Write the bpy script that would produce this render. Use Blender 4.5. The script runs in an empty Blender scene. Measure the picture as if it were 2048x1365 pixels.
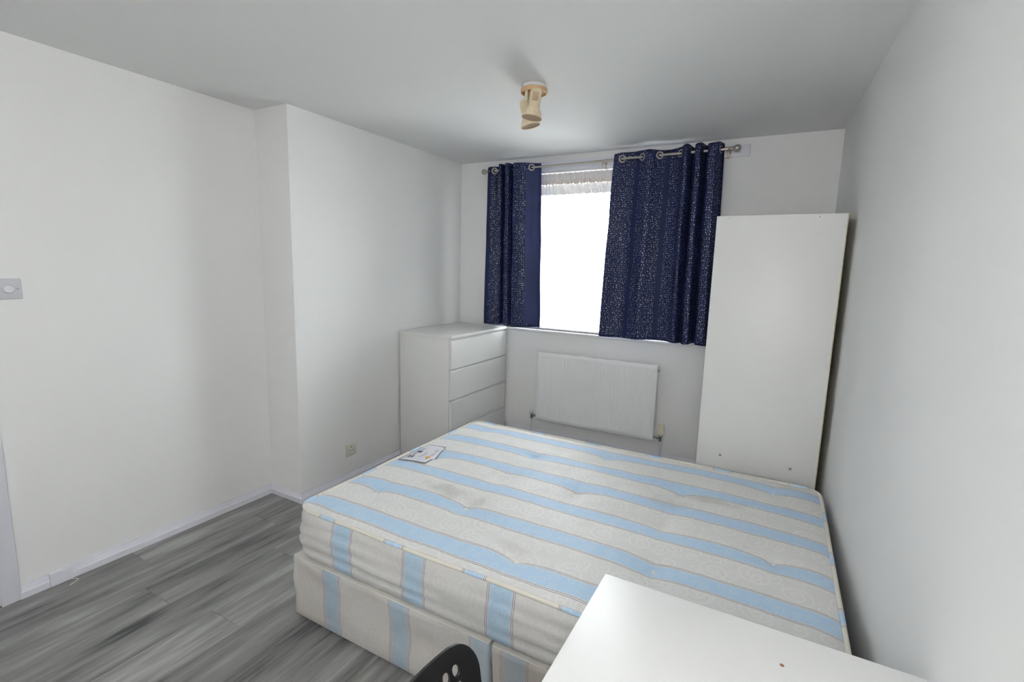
import bpy, bmesh, math, random
from mathutils import Vector, Matrix, noise as mnoise

# ------------------------------------------------------------------ camera, sky, light, exposure
scene = bpy.context.scene
COL = scene.collection
random.seed(7)

F_PX, YAW, PITCH, ROLL = 976.942, -0.498, 0.148, 0.027
CAM = Vector((-0.246, -3.620, 1.490))


def build_camera():
    cd = bpy.data.cameras.new('camera')
    cd.sensor_width = 36.0
    cd.lens = F_PX / 2048 * 36.0
    cd.clip_start = 0.02
    co = bpy.data.objects.new('camera', cd)
    COL.objects.link(co)
    d = Vector((math.sin(YAW) * math.cos(PITCH), math.cos(YAW) * math.cos(PITCH), -math.sin(PITCH)))
    r = Vector((math.cos(YAW), -math.sin(YAW), 0))
    u = r.cross(d)
    c, s = math.cos(ROLL), math.sin(ROLL)
    r2, u2 = c * r + s * u, -s * r + c * u
    m = Matrix((r2, u2, -d)).transposed().to_4x4()
    m.translation = CAM
    co.matrix_world = m
    scene.camera = co


build_camera()

world = bpy.data.worlds.new('overcast_sky')
scene.world = world
world.use_nodes = True
wn = world.node_tree.nodes
wl = world.node_tree.links
bg = wn['Background']
wtc = wn.new('ShaderNodeTexCoord')
wsep = wn.new('ShaderNodeSeparateXYZ')
wl.new(wtc.outputs['Generated'], wsep.inputs[0])
wr = wn.new('ShaderNodeValToRGB')
wr.color_ramp.elements[0].position = 0.47
wr.color_ramp.elements[0].color = (0.62, 0.63, 0.63, 1)
wr.color_ramp.elements[1].position = 0.53
wr.color_ramp.elements[1].color = (0.95, 0.975, 1.0, 1)
wmap = wn.new('ShaderNodeMapRange')
wmap.inputs['From Min'].default_value = -1.0
wmap.inputs['From Max'].default_value = 1.0
wl.new(wsep.outputs['Z'], wmap.inputs['Value'])
wl.new(wmap.outputs['Result'], wr.inputs['Fac'])
wl.new(wr.outputs['Color'], bg.inputs['Color'])
bg.inputs['Strength'].default_value = 13.0

vs = scene.view_settings
vs.view_transform = 'Standard'
vs.look = 'None'
vs.gamma = 1.0
vs.use_curve_mapping = False
vs.exposure = 0.20

# added fill lamp, like a flash bounced off the walls behind the camera
FILL_W = 365.0
ld = bpy.data.lights.new('bounce_fill', 'SPOT')
ld.energy = FILL_W
ld.spot_size = math.radians(100)
ld.spot_blend = 0.8
ld.shadow_soft_size = 0.06
ld.color = (1.0, 0.99, 0.975)
lo = bpy.data.objects.new('bounce_fill', ld)
COL.objects.link(lo)
lo.location = (-0.75, -3.75, 1.62)
lo.rotation_euler = Vector((0.70, -1.0, 0.30)).to_track_quat('-Z', 'Y').to_euler()

# ------------------------------------------------------------------ helpers


def mat(name, color=(0.8, 0.8, 0.8), rough=0.5, metal=0.0, spec=0.5, bump=None, var=None):
    """procedural principled material; bump=(scale,strength,distance), var=(scale,amount)"""
    m = bpy.data.materials.new(name)
    m.use_nodes = True
    nt = m.node_tree
    b = nt.nodes['Principled BSDF']
    b.inputs['Base Color'].default_value = (*color, 1)
    b.inputs['Roughness'].default_value = rough
    b.inputs['Metallic'].default_value = metal
    b.inputs['Specular IOR Level'].default_value = spec
    tc = nt.nodes.new('ShaderNodeTexCoord')
    if var:
        n = nt.nodes.new('ShaderNodeTexNoise')
        n.inputs['Scale'].default_value = var[0]
        n.inputs['Detail'].default_value = 1
        nt.links.new(tc.outputs['Object'], n.inputs['Vector'])
        cr = nt.nodes.new('ShaderNodeValToRGB')
        a = var[1]
        cr.color_ramp.elements[0].position = 0.3
        cr.color_ramp.elements[1].position = 0.7
        cr.color_ramp.elements[0].color = (*[c * (1 - a) for c in color], 1)
        cr.color_ramp.elements[1].color = (*[min(1, c * (1 + a)) for c in color], 1)
        nt.links.new(n.outputs['Fac'], cr.inputs['Fac'])
        nt.links.new(cr.outputs['Color'], b.inputs['Base Color'])
    if bump:
        n = nt.nodes.new('ShaderNodeTexNoise')
        n.inputs['Scale'].default_value = bump[0]
        n.inputs['Detail'].default_value = 4
        nt.links.new(tc.outputs['Object'], n.inputs['Vector'])
        bp = nt.nodes.new('ShaderNodeBump')
        bp.inputs['Strength'].default_value = bump[1]
        bp.inputs['Distance'].default_value = bump[2]
        nt.links.new(n.outputs['Fac'], bp.inputs['Height'])
        nt.links.new(bp.outputs['Normal'], b.inputs['Normal'])
    return m


class NT:
    """tiny math-node builder"""

    def __init__(self, m):
        self.t = m.node_tree
        self.n = m.node_tree.nodes
        self.l = m.node_tree.links

    def put(self, sock, v):
        if isinstance(v, (int, float)):
            sock.default_value = v
        elif isinstance(v, tuple):
            sock.default_value = v
        else:
            self.l.new(v, sock)

    def m(self, op, a, b=0.0, c=0.0):
        k = self.n.new('ShaderNodeMath')
        k.operation = op
        self.put(k.inputs[0], a)
        self.put(k.inputs[1], b)
        if op in ('MULTIPLY_ADD', 'SMOOTH_MIN'):
            self.put(k.inputs[2], c)
        return k.outputs[0]

    def v(self, op, a, b):
        k = self.n.new('ShaderNodeVectorMath')
        k.operation = op
        self.put(k.inputs[0], a)
        self.put(k.inputs[1], b)
        return k.outputs['Value' if op == 'LENGTH' else 'Vector']

    def step(self, d, edge, soft):
        """1 where d<edge"""
        k = self.n.new('ShaderNodeMapRange')
        k.interpolation_type = 'SMOOTHSTEP'
        self.put(k.inputs['Value'], d)
        k.inputs['From Min'].default_value = edge - soft
        k.inputs['From Max'].default_value = edge + soft
        k.inputs['To Min'].default_value = 1
        k.inputs['To Max'].default_value = 0
        return k.outputs['Result']

    def mix(self, f, a, b):
        k = self.n.new('ShaderNodeMix')
        k.data_type = 'RGBA'
        self.put(k.inputs['Factor'], f)
        for s, v in ((6, a), (7, b)):
            if isinstance(v, tuple):
                k.inputs[s].default_value = (*v[:3], 1)
            else:
                self.l.new(v, k.inputs[s])
        return k.outputs[2]

    def sep(self, v):
        k = self.n.new('ShaderNodeSeparateXYZ')
        self.l.new(v, k.inputs[0])
        return k.outputs

    def comb(self, x, y, z=0.0):
        k = self.n.new('ShaderNodeCombineXYZ')
        self.put(k.inputs[0], x)
        self.put(k.inputs[1], y)
        self.put(k.inputs[2], z)
        return k.outputs[0]

    def noise(self, vec, scale, detail=3.0, rough=0.5):
        k = self.n.new('ShaderNodeTexNoise')
        self.l.new(vec, k.inputs['Vector'])
        k.inputs['Scale'].default_value = scale
        k.inputs['Detail'].default_value = detail
        k.inputs['Roughness'].default_value = rough
        return k.outputs['Fac']

    def coord(self, what='Object'):
        k = self.n.new('ShaderNodeTexCoord')
        return k.outputs[what]


def link(o, parent=None):
    COL.objects.link(o)
    if parent is not None:
        o.parent = parent
    return o


def from_bm(name, bm, material, parent=None, smooth=False, angle=None):
    me = bpy.data.meshes.new(name)
    bm.normal_update()
    bm.to_mesh(me)
    bm.free()
    for m in (material if isinstance(material, (list, tuple)) else [material]):
        me.materials.append(m)
    if smooth:
        for p in me.polygons:
            p.use_smooth = True
        if angle:
            me.set_sharp_from_angle(angle=math.radians(angle))
    o = bpy.data.objects.new(name, me)
    return link(o, parent)


def bm_box(bm, lo, hi, bevel=0.0, seg=2):
    lo, hi = Vector(lo), Vector(hi)
    r = bmesh.ops.create_cube(bm, size=1.0)
    vsx = r['verts']
    c, s = (lo + hi) / 2, hi - lo
    for v in vsx:
        v.co = Vector((v.co.x * s.x, v.co.y * s.y, v.co.z * s.z)) + c
    if bevel:
        es = list({e for v in vsx for e in v.link_edges})
        bmesh.ops.bevel(bm, geom=es, offset=bevel, segments=seg, affect='EDGES', profile=0.5)


def box(name, lo, hi, material, parent=None, bevel=0.0, seg=2):
    bm = bmesh.new()
    bm_box(bm, lo, hi, bevel, seg)
    return from_bm(name, bm, material, parent, smooth=bevel > 0, angle=40)


def bm_tube(bm, pts, rad, seg=12, closed=False, cap=True):
    pts = [Vector(p) for p in pts]
    n = len(pts)
    rads = rad if isinstance(rad, (list, tuple)) else [rad] * n
    rings = []
    ref = None
    for i, p in enumerate(pts):
        if closed:
            t = (pts[(i + 1) % n] - pts[i - 1]).normalized()
        else:
            t = (pts[min(i + 1, n - 1)] - pts[max(i - 1, 0)]).normalized()
        if ref is None:
            ref = Vector((0, 0, 1)) if abs(t.z) < 0.9 else Vector((1, 0, 0))
        a = (ref - t * ref.dot(t)).normalized()
        ref = a
        b = t.cross(a)
        rings.append([bm.verts.new(p + rads[i] * (math.cos(2 * math.pi * k / seg) * a + math.sin(2 * math.pi * k / seg) * b)) for k in range(seg)])
    m = n if closed else n - 1
    for i in range(m):
        A, B = rings[i], rings[(i + 1) % n]
        for k in range(seg):
            bm.faces.new((A[k], A[(k + 1) % seg], B[(k + 1) % seg], B[k]))
    if cap and not closed:
        bm.faces.new(rings[0][::-1])
        bm.faces.new(rings[-1])


def tube(name, pts, rad, material, parent=None, seg=12, closed=False):
    bm = bmesh.new()
    bm_tube(bm, pts, rad, seg, closed)
    bmesh.ops.recalc_face_normals(bm, faces=bm.faces)
    return from_bm(name, bm, material, parent, smooth=True, angle=50)


def bm_lathe(bm, prof, origin, axis, seg=32, cap0=True, cap1=True):
    """prof: list of (radius, distance along axis)"""
    axis = Vector(axis).normalized()
    origin = Vector(origin)
    ref = Vector((0, 0, 1)) if abs(axis.z) < 0.9 else Vector((1, 0, 0))
    a = (ref - axis * ref.dot(axis)).normalized()
    b = axis.cross(a)
    rings = []
    for r, h in prof:
        rings.append([bm.verts.new(origin + axis * h + r * (math.cos(2 * math.pi * k / seg) * a + math.sin(2 * math.pi * k / seg) * b)) for k in range(seg)])
    for A, B in zip(rings, rings[1:]):
        for k in range(seg):
            bm.faces.new((A[k], A[(k + 1) % seg], B[(k + 1) % seg], B[k]))
    if cap0:
        bm.faces.new(rings[0][::-1])
    if cap1:
        bm.faces.new(rings[-1])
    bmesh.ops.recalc_face_normals(bm, faces=bm.faces)


def lathe(name, prof, origin, axis, material, parent=None, seg=32, cap0=True, cap1=True, angle=40):
    bm = bmesh.new()
    bm_lathe(bm, prof, origin, axis, seg, cap0, cap1)
    return from_bm(name, bm, material, parent, smooth=True, angle=angle)


def empty(name, loc=(0, 0, 0)):
    """an Empty at the thing's base. Parts are built in world coordinates and parented with an inverse."""
    o = bpy.data.objects.new(name, None)
    o.empty_display_size = 0.1
    link(o)
    o.location = loc
    return o


def adopt(root, *objs):
    for o in objs:
        o.parent = root
        o.matrix_parent_inverse = Matrix.Translation(-Vector(root.location))


def tag(o, label, cat, group=None):
    o['label'] = label
    o['category'] = cat
    if group:
        o['group'] = group
    return o


def struct(o, label=None, cat=None):
    o['kind'] = 'structure'
    if label:
        o['label'] = label
    if cat:
        o['category'] = cat
    return o


def profile_strip(name, prof, p0, p1, out, material, parent=None, m0=0.0, m1=0.0):
    """extrude a (out,z) profile from p0 to p1 along the wall; m0/m1: mitre per unit of 'out'"""
    p0, p1, out = Vector(p0), Vector(p1), Vector(out)
    t = (p1 - p0).normalized()
    bm = bmesh.new()
    A = [bm.verts.new(p0 + out * a + Vector((0, 0, z)) + t * (m0 * a)) for a, z in prof]
    B = [bm.verts.new(p1 + out * a + Vector((0, 0, z)) + t * (m1 * a)) for a, z in prof]
    n = len(prof)
    for i in range(n):
        bm.faces.new((A[i], A[(i + 1) % n], B[(i + 1) % n], B[i]))
    bm.faces.new(A[::-1])
    bm.faces.new(B)
    bmesh.ops.recalc_face_normals(bm, faces=bm.faces)
    return from_bm(name, bm, material, parent)


# ------------------------------------------------------------------ materials
M_WALL = mat("white_wall_paint", (0.88, 0.88, 0.875), 0.75, spec=0.25, var=(1.2, 0.012))
M_CEIL = mat("white_ceiling_paint", (0.86, 0.86, 0.855), 0.85, spec=0.15, var=(1.0, 0.012))
M_TRIM = mat('white_gloss_trim', (0.79, 0.79, 0.86), 0.3, var=(6, 0.02))
M_UPVC = mat('white_upvc', (0.85, 0.85, 0.86), 0.3, var=(5, 0.01))
M_FURN = mat('white_foil_board', (0.80, 0.80, 0.785), 0.38, spec=0.4, var=(3, 0.008))
M_DESK = mat('white_desk_board', (0.83, 0.83, 0.825), 0.38, spec=0.35, var=(3, 0.008))
M_RAW = mat('raw_fibreboard', (0.62, 0.55, 0.34), 0.8, var=(40, 0.1))
M_BRASS = mat('worn_metal', (0.35, 0.28, 0.2), 0.45, metal=0.8, var=(60, 0.2))
M_CHROME = mat('brushed_nickel', (0.50, 0.47, 0.42), 0.30, metal=1.0, var=(80, 0.06))
M_VALVE = mat('chrome_valve', (0.5, 0.5, 0.48), 0.25, metal=1.0, var=(60, 0.15))
M_RAD = mat('radiator_enamel', (0.90, 0.90, 0.91), 0.35, var=(4, 0.01))
M_CREAM = mat('cream_plastic', (0.72, 0.66, 0.50), 0.45, var=(20, 0.06))
M_AGED = mat('yellowed_plastic', (0.74, 0.62, 0.43), 0.42, var=(25, 0.08))
M_TAN = mat('tan_plastic', (0.62, 0.40, 0.22), 0.5, var=(30, 0.12))
M_BULB = mat('lamp_glass', (0.42, 0.31, 0.22), 0.85, spec=0.1, var=(30, 0.06))
M_WPLAST = mat('white_plastic', (0.80, 0.80, 0.82), 0.4, var=(10, 0.01))
M_SWITCH = mat('grey_white_plastic', (0.62, 0.62, 0.66), 0.4, var=(10, 0.01))
M_SOCK = mat('socket_plastic', (0.72, 0.70, 0.62), 0.4, var=(10, 0.02))
M_BLACK = mat('black_plastic', (0.012, 0.012, 0.013), 0.42, spec=0.5, bump=(300, 0.08, 0.001), var=(20, 0.1))
M_DARK = mat('dark_hole', (0.03, 0.03, 0.03), 0.8, var=(20, 0.1))
M_CAP = mat('grey_screw', (0.42, 0.42, 0.42), 0.4, metal=0.5, var=(40, 0.1))


def floor_material():
    m = mat('grey_laminate', rough=0.42, spec=0.35)
    t = NT(m)
    b = t.n['Principled BSDF']
    oi = t.n.new('ShaderNodeObjectInfo')
    P = t.coord('Object')
    x, y, z = t.sep(P)[:3]
    rnd = oi.outputs['Random']
    off = t.m('MULTIPLY', rnd, 37.0)
    fine = t.noise(t.comb(t.m('MULTIPLY', x, 60.0), t.m('ADD', t.m('MULTIPLY', y, 3.0), off), off), 1.0, 6, 0.6)
    broad = t.noise(t.comb(t.m('MULTIPLY', x, 15.0), t.m('ADD', t.m('MULTIPLY', y, 1.9), off), off), 1.0, 3, 0.55)
    cr = t.n.new('ShaderNodeValToRGB')
    e = cr.color_ramp.elements
    e[0].position, e[0].color = 0.32, (0.058, 0.060, 0.064, 1)
    e[1].position, e[1].color = 0.68, (0.40, 0.40, 0.393, 1)
    k = cr.color_ramp.elements.new(0.43)
    k.color = (0.182, 0.182, 0.178, 1)
    k = cr.color_ramp.elements.new(0.55)
    k.color = (0.262, 0.261, 0.254, 1)
    s = t.m('ADD', t.m('MULTIPLY', broad, 0.72), t.m('MULTIPLY', fine, 0.28))
    s = t.m('ADD', s, t.m('MULTIPLY', t.m('SUBTRACT', rnd, 0.5), 0.09))
    t.l.new(s, cr.inputs['Fac'])
    t.l.new(cr.outputs['Color'], b.inputs['Base Color'])
    bp = t.n.new('ShaderNodeBump')
    bp.inputs['Strength'].default_value = 0.15
    bp.inputs['Distance'].default_value = 0.002
    t.l.new(fine, bp.inputs['Height'])
    t.l.new(bp.outputs['Normal'], b.inputs['Normal'])
    return m


def spiral(t, uv, scale, turns, rmax, width=0.16):
    """scroll ornament: one spiral per voronoi cell, mask 0..1; uv in metres"""
    vo = t.n.new('ShaderNodeTexVoronoi')
    vo.voronoi_dimensions = '2D'
    vo.inputs['Scale'].default_value = scale
    vo.inputs['Randomness'].default_value = 0.55
    t.l.new(uv, vo.inputs['Vector'])
    d = t.v('SUBTRACT', uv, vo.outputs['Position'])
    x, y = t.sep(d)[:2]
    r = t.m('SQRT', t.m('ADD', t.m('MULTIPLY', x, x), t.m('MULTIPLY', y, y)))
    th = t.m('DIVIDE', t.m('ARCTAN2', y, x), 2 * math.pi)
    cr, cg, cb = t.sep(vo.outputs['Color'])[:3]
    s = t.m('FRACT', t.m('ADD', t.m('ADD', th, cr), t.m('MULTIPLY', t.m('POWER', t.m('DIVIDE', r, rmax), 0.8), turns)))
    line = t.step(t.m('ABSOLUTE', t.m('SUBTRACT', s, 0.5)), width, 0.05)
    return t.m('MULTIPLY', line, t.step(r, rmax, rmax * 0.06))


def ticking(name, axis, pitch, centre, blue_w, soil=0.0, lines=True, base=(0.715, 0.715, 0.71), gloss=0.58, orn_amt=0.50, stains=None, blue_c=(0.455, 0.625, 0.80), blue_o=(0.56, 0.70, 0.82)):
    """striped damask mattress cloth. uv in metres; stripes at centre+k*pitch along axis (0=u,1=v)"""
    m = mat(name, rough=gloss, spec=0.3)
    t = NT(m)
    b = t.n['Principled BSDF']
    uvn = t.n.new('ShaderNodeUVMap')
    uv = uvn.outputs['UV']
    s = t.sep(uv)
    wob = t.m('MULTIPLY', t.m('SUBTRACT', t.noise(uv, 5.0, 2), 0.5), 0.016)
    c = t.m('ADD', s[axis], wob)
    q = t.m('DIVIDE', t.m('SUBTRACT', c, centre), pitch)
    d = t.m('MULTIPLY', t.m('ABSOLUTE', t.m('SUBTRACT', t.m('FRACT', t.m('ADD', q, 0.5)), 0.5)), pitch)
    blue = t.step(d, blue_w, 0.0015)
    col = base
    sw = spiral(t, uv, 7.5, 2.6, 0.055)
    fl = spiral(t, t.v('ADD', uv, (0.31, 0.17, 0.0)), 16.0, 1.5, 0.026)
    orn = t.m('MAXIMUM', sw, fl)
    cream = t.mix(t.m('MULTIPLY', orn, orn_amt), base, (0.82, 0.815, 0.80))
    sb = spiral(t, uv, 24.0, 1.8, 0.018, 0.2)
    blu = t.mix(t.m('MULTIPLY', sb, 0.7), blue_c, blue_o)
    col = t.mix(blue, cream, blu)
    if lines:
        for k, w in ((blue_w + 0.0045, 0.0013), (blue_w + 0.011, 0.0013)):
            ln = t.step(t.m('ABSOLUTE', t.m('SUBTRACT', d, k)), w, 0.0006)
            col = t.mix(t.m('MULTIPLY', ln, 0.85), col, (0.22, 0.20, 0.29))
    if soil:
        n = t.noise(uv, 3.0, 4)
        f = t.m('MULTIPLY', t.step(n, 0.47, 0.14), soil)
        col = t.mix(f, col, (0.45, 0.37, 0.29))
    if stains:
        for (sx, sy, rx, ry, am) in stains:
            dv = t.comb(t.m('DIVIDE', t.m('SUBTRACT', s[0], sx), rx), t.m('DIVIDE', t.m('SUBTRACT', s[1], sy), ry))
            rr_ = t.m('ADD', t.v('LENGTH', dv, (0.0, 0.0, 0.0)), t.m('MULTIPLY', t.m('SUBTRACT', t.noise(uv, 16.0, 4), 0.5), 1.6))
            col = t.mix(t.m('MULTIPLY', t.step(rr_, 0.7, 0.5), am), col, (0.36, 0.34, 0.31))
    t.l.new(col, b.inputs['Base Color'])
    # woven ornament is shinier than the ground
    rr = t.m('SUBTRACT', gloss + 0.08, t.m('MULTIPLY', orn, 0.16))
    t.l.new(rr, b.inputs['Roughness'])
    bp = t.n.new('ShaderNodeBump')
    bp.inputs['Strength'].default_value = 0.25
    bp.inputs['Distance'].default_value = 0.004
    h = t.m('ADD', t.noise(uv, 22.0, 3), t.m('MULTIPLY', orn, 0.12))
    t.l.new(h, bp.inputs['Height'])
    t.l.new(bp.outputs['Normal'], b.inputs['Normal'])
    b.inputs['Sheen Weight'].default_value = 0.15
    return m


def curtain_material():
    m = mat('navy_foil_dot_cloth', (0.010, 0.017, 0.075), 0.62, spec=0.3)
    t = NT(m)
    b = t.n['Principled BSDF']
    uv = t.n.new('ShaderNodeUVMap').outputs['UV']
    vo = t.n.new('ShaderNodeTexVoronoi')
    vo.voronoi_dimensions = '2D'
    vo.inputs['Scale'].default_value = 64.0
    vo.inputs['Randomness'].default_value = 0.75
    t.l.new(uv, vo.inputs['Vector'])
    size = t.m('ADD', 0.115, t.m('MULTIPLY', t.sep(vo.outputs['Color'])[0], 0.065))
    dd = t.m('SUBTRACT', vo.outputs['Distance'], size)
    dot = t.m('MULTIPLY', t.step(dd, 0.0, 0.03), t.m('ADD', 0.10, t.m('MULTIPLY', t.m('POWER', t.sep(vo.outputs['Color'])[1], 1.4), 0.90)))
    us = t.m('DIVIDE', t.m('SUBTRACT', t.sep(uv)[0], 0.20), 0.235)
    sd = t.m('MULTIPLY', t.m('ABSOLUTE', t.m('SUBTRACT', t.m('FRACT', t.m('ADD', us, 0.5)), 0.5)), 0.235)
    plain = t.step(sd, 0.019, 0.001)
    dot = t.m('MULTIPLY', dot, t.m('SUBTRACT', 1.0, plain))
    base = t.mix(t.noise(uv, 9.0, 2), (0.007, 0.0125, 0.052), (0.012, 0.021, 0.082))
    t.l.new(base, b.inputs['Base Color'])
    foil = t.n.new('ShaderNodeBsdfPrincipled')
    foil.inputs['Base Color'].default_value = (0.88, 0.89, 0.92, 1)
    foil.inputs['Metallic'].default_value = 1.0
    foil.inputs['Roughness'].default_value = 0.38
    mx = t.n.new('ShaderNodeMixShader')
    out = t.n['Material Output']
    t.l.new(dot, mx.inputs['Fac'])
    t.l.new(b.outputs[0], mx.inputs[1])
    t.l.new(foil.outputs[0], mx.inputs[2])
    t.l.new(mx.outputs[0], out.inputs['Surface'])
    wv = t.noise(uv, 420.0, 2)
    bp = t.n.new('ShaderNodeBump')
    bp.inputs['Strength'].default_value = 0.2
    bp.inputs['Distance'].default_value = 0.001
    t.l.new(wv, bp.inputs['Height'])
    t.l.new(bp.outputs['Normal'], b.inputs['Normal'])
    return m


M_FLOOR = floor_material()
M_NAVY = curtain_material()
M_LINING = mat('plain_navy_lining', (0.019, 0.031, 0.115), 0.6, spec=0.4, bump=(12, 0.2, 0.006), var=(6, 0.15))
M_TOP = ticking('mattress_top_ticking', 1, 0.2285, -1.160, 0.034,
                stains=[(-1.45, -1.965, 0.13, 0.06, 0.42), (-1.275, -1.995, 0.05, 0.05, 0.30), (-0.45, -1.455, 0.14, 0.04, 0.45), (-0.58, -1.57, 0.12, 0.06, 0.25),
                        (-1.05, -1.30, 0.12, 0.06, 0.14), (-1.0, -2.20, 0.08, 0.03, 0.2), (-0.75, -1.75, 0.15, 0.08, 0.12)])
M_BORDER = ticking('mattress_border_ticking', 0, 0.351, -1.630, 0.040, gloss=0.42, base=(0.60, 0.595, 0.585), orn_amt=0.12, soil=0.10, blue_c=(0.41, 0.555, 0.69), blue_o=(0.35, 0.49, 0.62))
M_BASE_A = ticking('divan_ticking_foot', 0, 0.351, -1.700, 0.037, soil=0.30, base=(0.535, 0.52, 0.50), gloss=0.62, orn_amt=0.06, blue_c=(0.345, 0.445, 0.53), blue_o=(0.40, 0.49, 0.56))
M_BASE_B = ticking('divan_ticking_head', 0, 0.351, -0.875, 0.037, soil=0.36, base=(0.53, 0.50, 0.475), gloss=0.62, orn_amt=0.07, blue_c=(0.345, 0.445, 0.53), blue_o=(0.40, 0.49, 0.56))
M_LEDGE = mat('divan_lit_rim_cloth', (0.68, 0.66, 0.62), 0.7, var=(14, 0.06))  # plain cream top; light caught on its rim is put into the colour
M_TAPE = ticking('mattress_tape', 0, 0.342, -1.372, 0.034, base=(0.74, 0.71, 0.63), gloss=0.5, orn_amt=0.0)


def glass_material():
    m = bpy.data.materials.new('window_glass')
    m.use_nodes = True
    t = NT(m)
    t.n.remove(t.n['Principled BSDF'])
    tr = t.n.new('ShaderNodeBsdfTransparent')
    tr.inputs['Color'].default_value = (0.97, 0.985, 0.98, 1)
    gl = t.n.new('ShaderNodeBsdfGlossy')
    gl.inputs['Roughness'].default_value = 0.02
    fr = t.n.new('ShaderNodeFresnel')
    fr.inputs['IOR'].default_value = 1.45
    mx = t.n.new('ShaderNodeMixShader')
    t.l.new(t.m('MULTIPLY', fr.outputs[0], 0.8), mx.inputs[0])
    t.l.new(tr.outputs[0], mx.inputs[1])
    t.l.new(gl.outputs[0], mx.inputs[2])
    t.l.new(mx.outputs[0], t.n['Material Output'].inputs['Surface'])
    return m


def lace_material():
    m = mat('white_net_lace', (0.80, 0.78, 0.77), 0.8)
    t = NT(m)
    b = t.n['Principled BSDF']
    uv = t.n.new('ShaderNodeUVMap').outputs['UV']
    n = t.noise(uv, 120.0, 3)
    tr = t.n.new('ShaderNodeBsdfTransparent')
    tl = t.n.new('ShaderNodeBsdfTranslucent')
    tl.inputs['Color'].default_value = (0.8, 0.78, 0.77, 1)
    m1 = t.n.new('ShaderNodeMixShader')
    m1.inputs[0].default_value = 0.02
    t.l.new(b.outputs[0], m1.inputs[1])
    t.l.new(tl.outputs[0], m1.inputs[2])
    m2 = t.n.new('ShaderNodeMixShader')
    t.l.new(t.m('MULTIPLY', t.step(n, 0.42, 0.06), 0.06), m2.inputs[0])
    t.l.new(m1.outputs[0], m2.inputs[1])
    t.l.new(tr.outputs[0], m2.inputs[2])
    t.l.new(m2.outputs[0], t.n['Material Output'].inputs['Surface'])
    return m


M_GLASS = glass_material()
M_LACE = lace_material()

# ------------------------------------------------------------------ room shell
H = 2.363
XA, XB, YS = -3.041, -2.754, -1.708
YB = -4.45                      # wall behind the camera
RANG = 0.03                     # the right wall runs slightly off square


def xr(y):
    return -RANG * y


WX0, WX1, WZ0, WZ1 = -2.30, -0.78, 0.995, 2.235     # window opening
T = 0.14                        # wall thickness

# floor: screed slab carrying the planks
fl = struct(box('floor', (XA - 0.2, YB - 0.1, -0.06), (0.35, T, -0.010), M_DARK))
PW, PL = 0.1985, 1.21
rows_joint = {0: -2.512, 1: -1.957, 2: -2.62, 3: -2.115, 4: -2.55, 5: -1.70, 6: -2.85}
plank_mesh = None
x0 = -3.055
row = 0
while x0 < 0.2:
    j = rows_joint.get(row, -2.0 - 0.37 * ((row * 3) % 4))
    y = j
    while y > YB:
        y -= PL
    while y < 0:
        if plank_mesh is None:
            bm = bmesh.new()
            bm_box(bm, (-PW / 2 + 0.0004, -PL / 2 + 0.0004, -0.010), (PW / 2 - 0.0004, PL / 2 - 0.0004, 0.0), 0.0012, 1)
            o = from_bm('plank', bm, M_FLOOR)
            plank_mesh = o.data
        else:
            o = link(bpy.data.objects.new('plank', plank_mesh))
        o.parent = fl
        yc = y + PL / 2
        o.location = (x0 + PW / 2, yc, 0)
        y += PL
    x0 += PW
    row += 1

struct(box('ceiling', (XA - 0.2, YB - 0.1, H), (0.35, T, H + 0.1), M_CEIL))
# left wall before the step, with the doorway; then the step and the wall beyond it
DY0, DY1, DZ = -3.78, -3.005, 2.0    # doorway in the left wall
bm = bmesh.new()
bm_box(bm, (XA - 0.12, DY1, 0), (XA, YS, H))
bm_box(bm, (XA - 0.12, YB, 0), (XA, DY0, H))
bm_box(bm, (XA - 0.12, DY0, DZ), (XA, DY1, H))
struct(from_bm('wall_left', bm, M_WALL))
struct(box('wall_left_projection', (XA - 0.12, YS, 0), (XB, T, H), M_WALL))
bm = bmesh.new()
bm_box(bm, (XB, 0, 0), (WX0, T, H))
bm_box(bm, (WX1, 0, 0), (0.06, T, H))
bm_box(bm, (WX0, 0, 0), (WX1, T, WZ0))
bm_box(bm, (WX0, 0, WZ1), (WX1, T, H))
struct(from_bm('wall_window', bm, M_WALL))
bm = bmesh.new()
q = [(xr(0.2), 0.2), (xr(YB), YB), (xr(YB) + 0.12, YB), (xr(0.2) + 0.12, 0.2)]
lo_ = [bm.verts.new((a, b_, 0)) for a, b_ in q]
hi_ = [bm.verts.new((a, b_, H)) for a, b_ in q]
for i in range(4):
    bm.faces.new((lo_[i], lo_[(i + 1) % 4], hi_[(i + 1) % 4], hi_[i]))
bm.faces.new(lo_)
bm.faces.new(hi_)
bmesh.ops.recalc_face_normals(bm, faces=bm.faces)
struct(from_bm('wall_right', bm, M_WALL))
struct(box('wall_back', (XA - 0.2, YB - 0.1, 0), (0.35, YB, H), M_WALL))

# skirting: flat face with a sloped top
SK = [(0, 0), (0.017, 0), (0.017, 0.030), (0.013, 0.033), (0.004, 0.056), (0.004, 0.061), (0, 0.061)]
struct(profile_strip('baseboard_left', SK, (XA, DY1 + 0.076, 0), (XA, YS, 0), (1, 0, 0), M_TRIM, m1=-1))
struct(profile_strip('baseboard_step', SK, (XA, YS, 0), (XB, YS, 0), (0, -1, 0), M_TRIM, m0=1, m1=1))
struct(profile_strip('baseboard_projection', SK, (XB, YS, 0), (XB, 0, 0), (1, 0, 0), M_TRIM, m0=-1, m1=-1))
SKW = [(0, 0), (0.016, 0), (0.016, 0.125), (0.006, 0.145), (0, 0.145)]
struct(profile_strip('baseboard_window', SKW, (XB, 0, 0), (0, 0, 0), (0, -1, 0), M_TRIM, m0=1))
struct(profile_strip('baseboard_right', SK, (xr(0), 0, 0), (xr(YB), YB, 0), (-1, 0, 0), M_TRIM))

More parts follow.
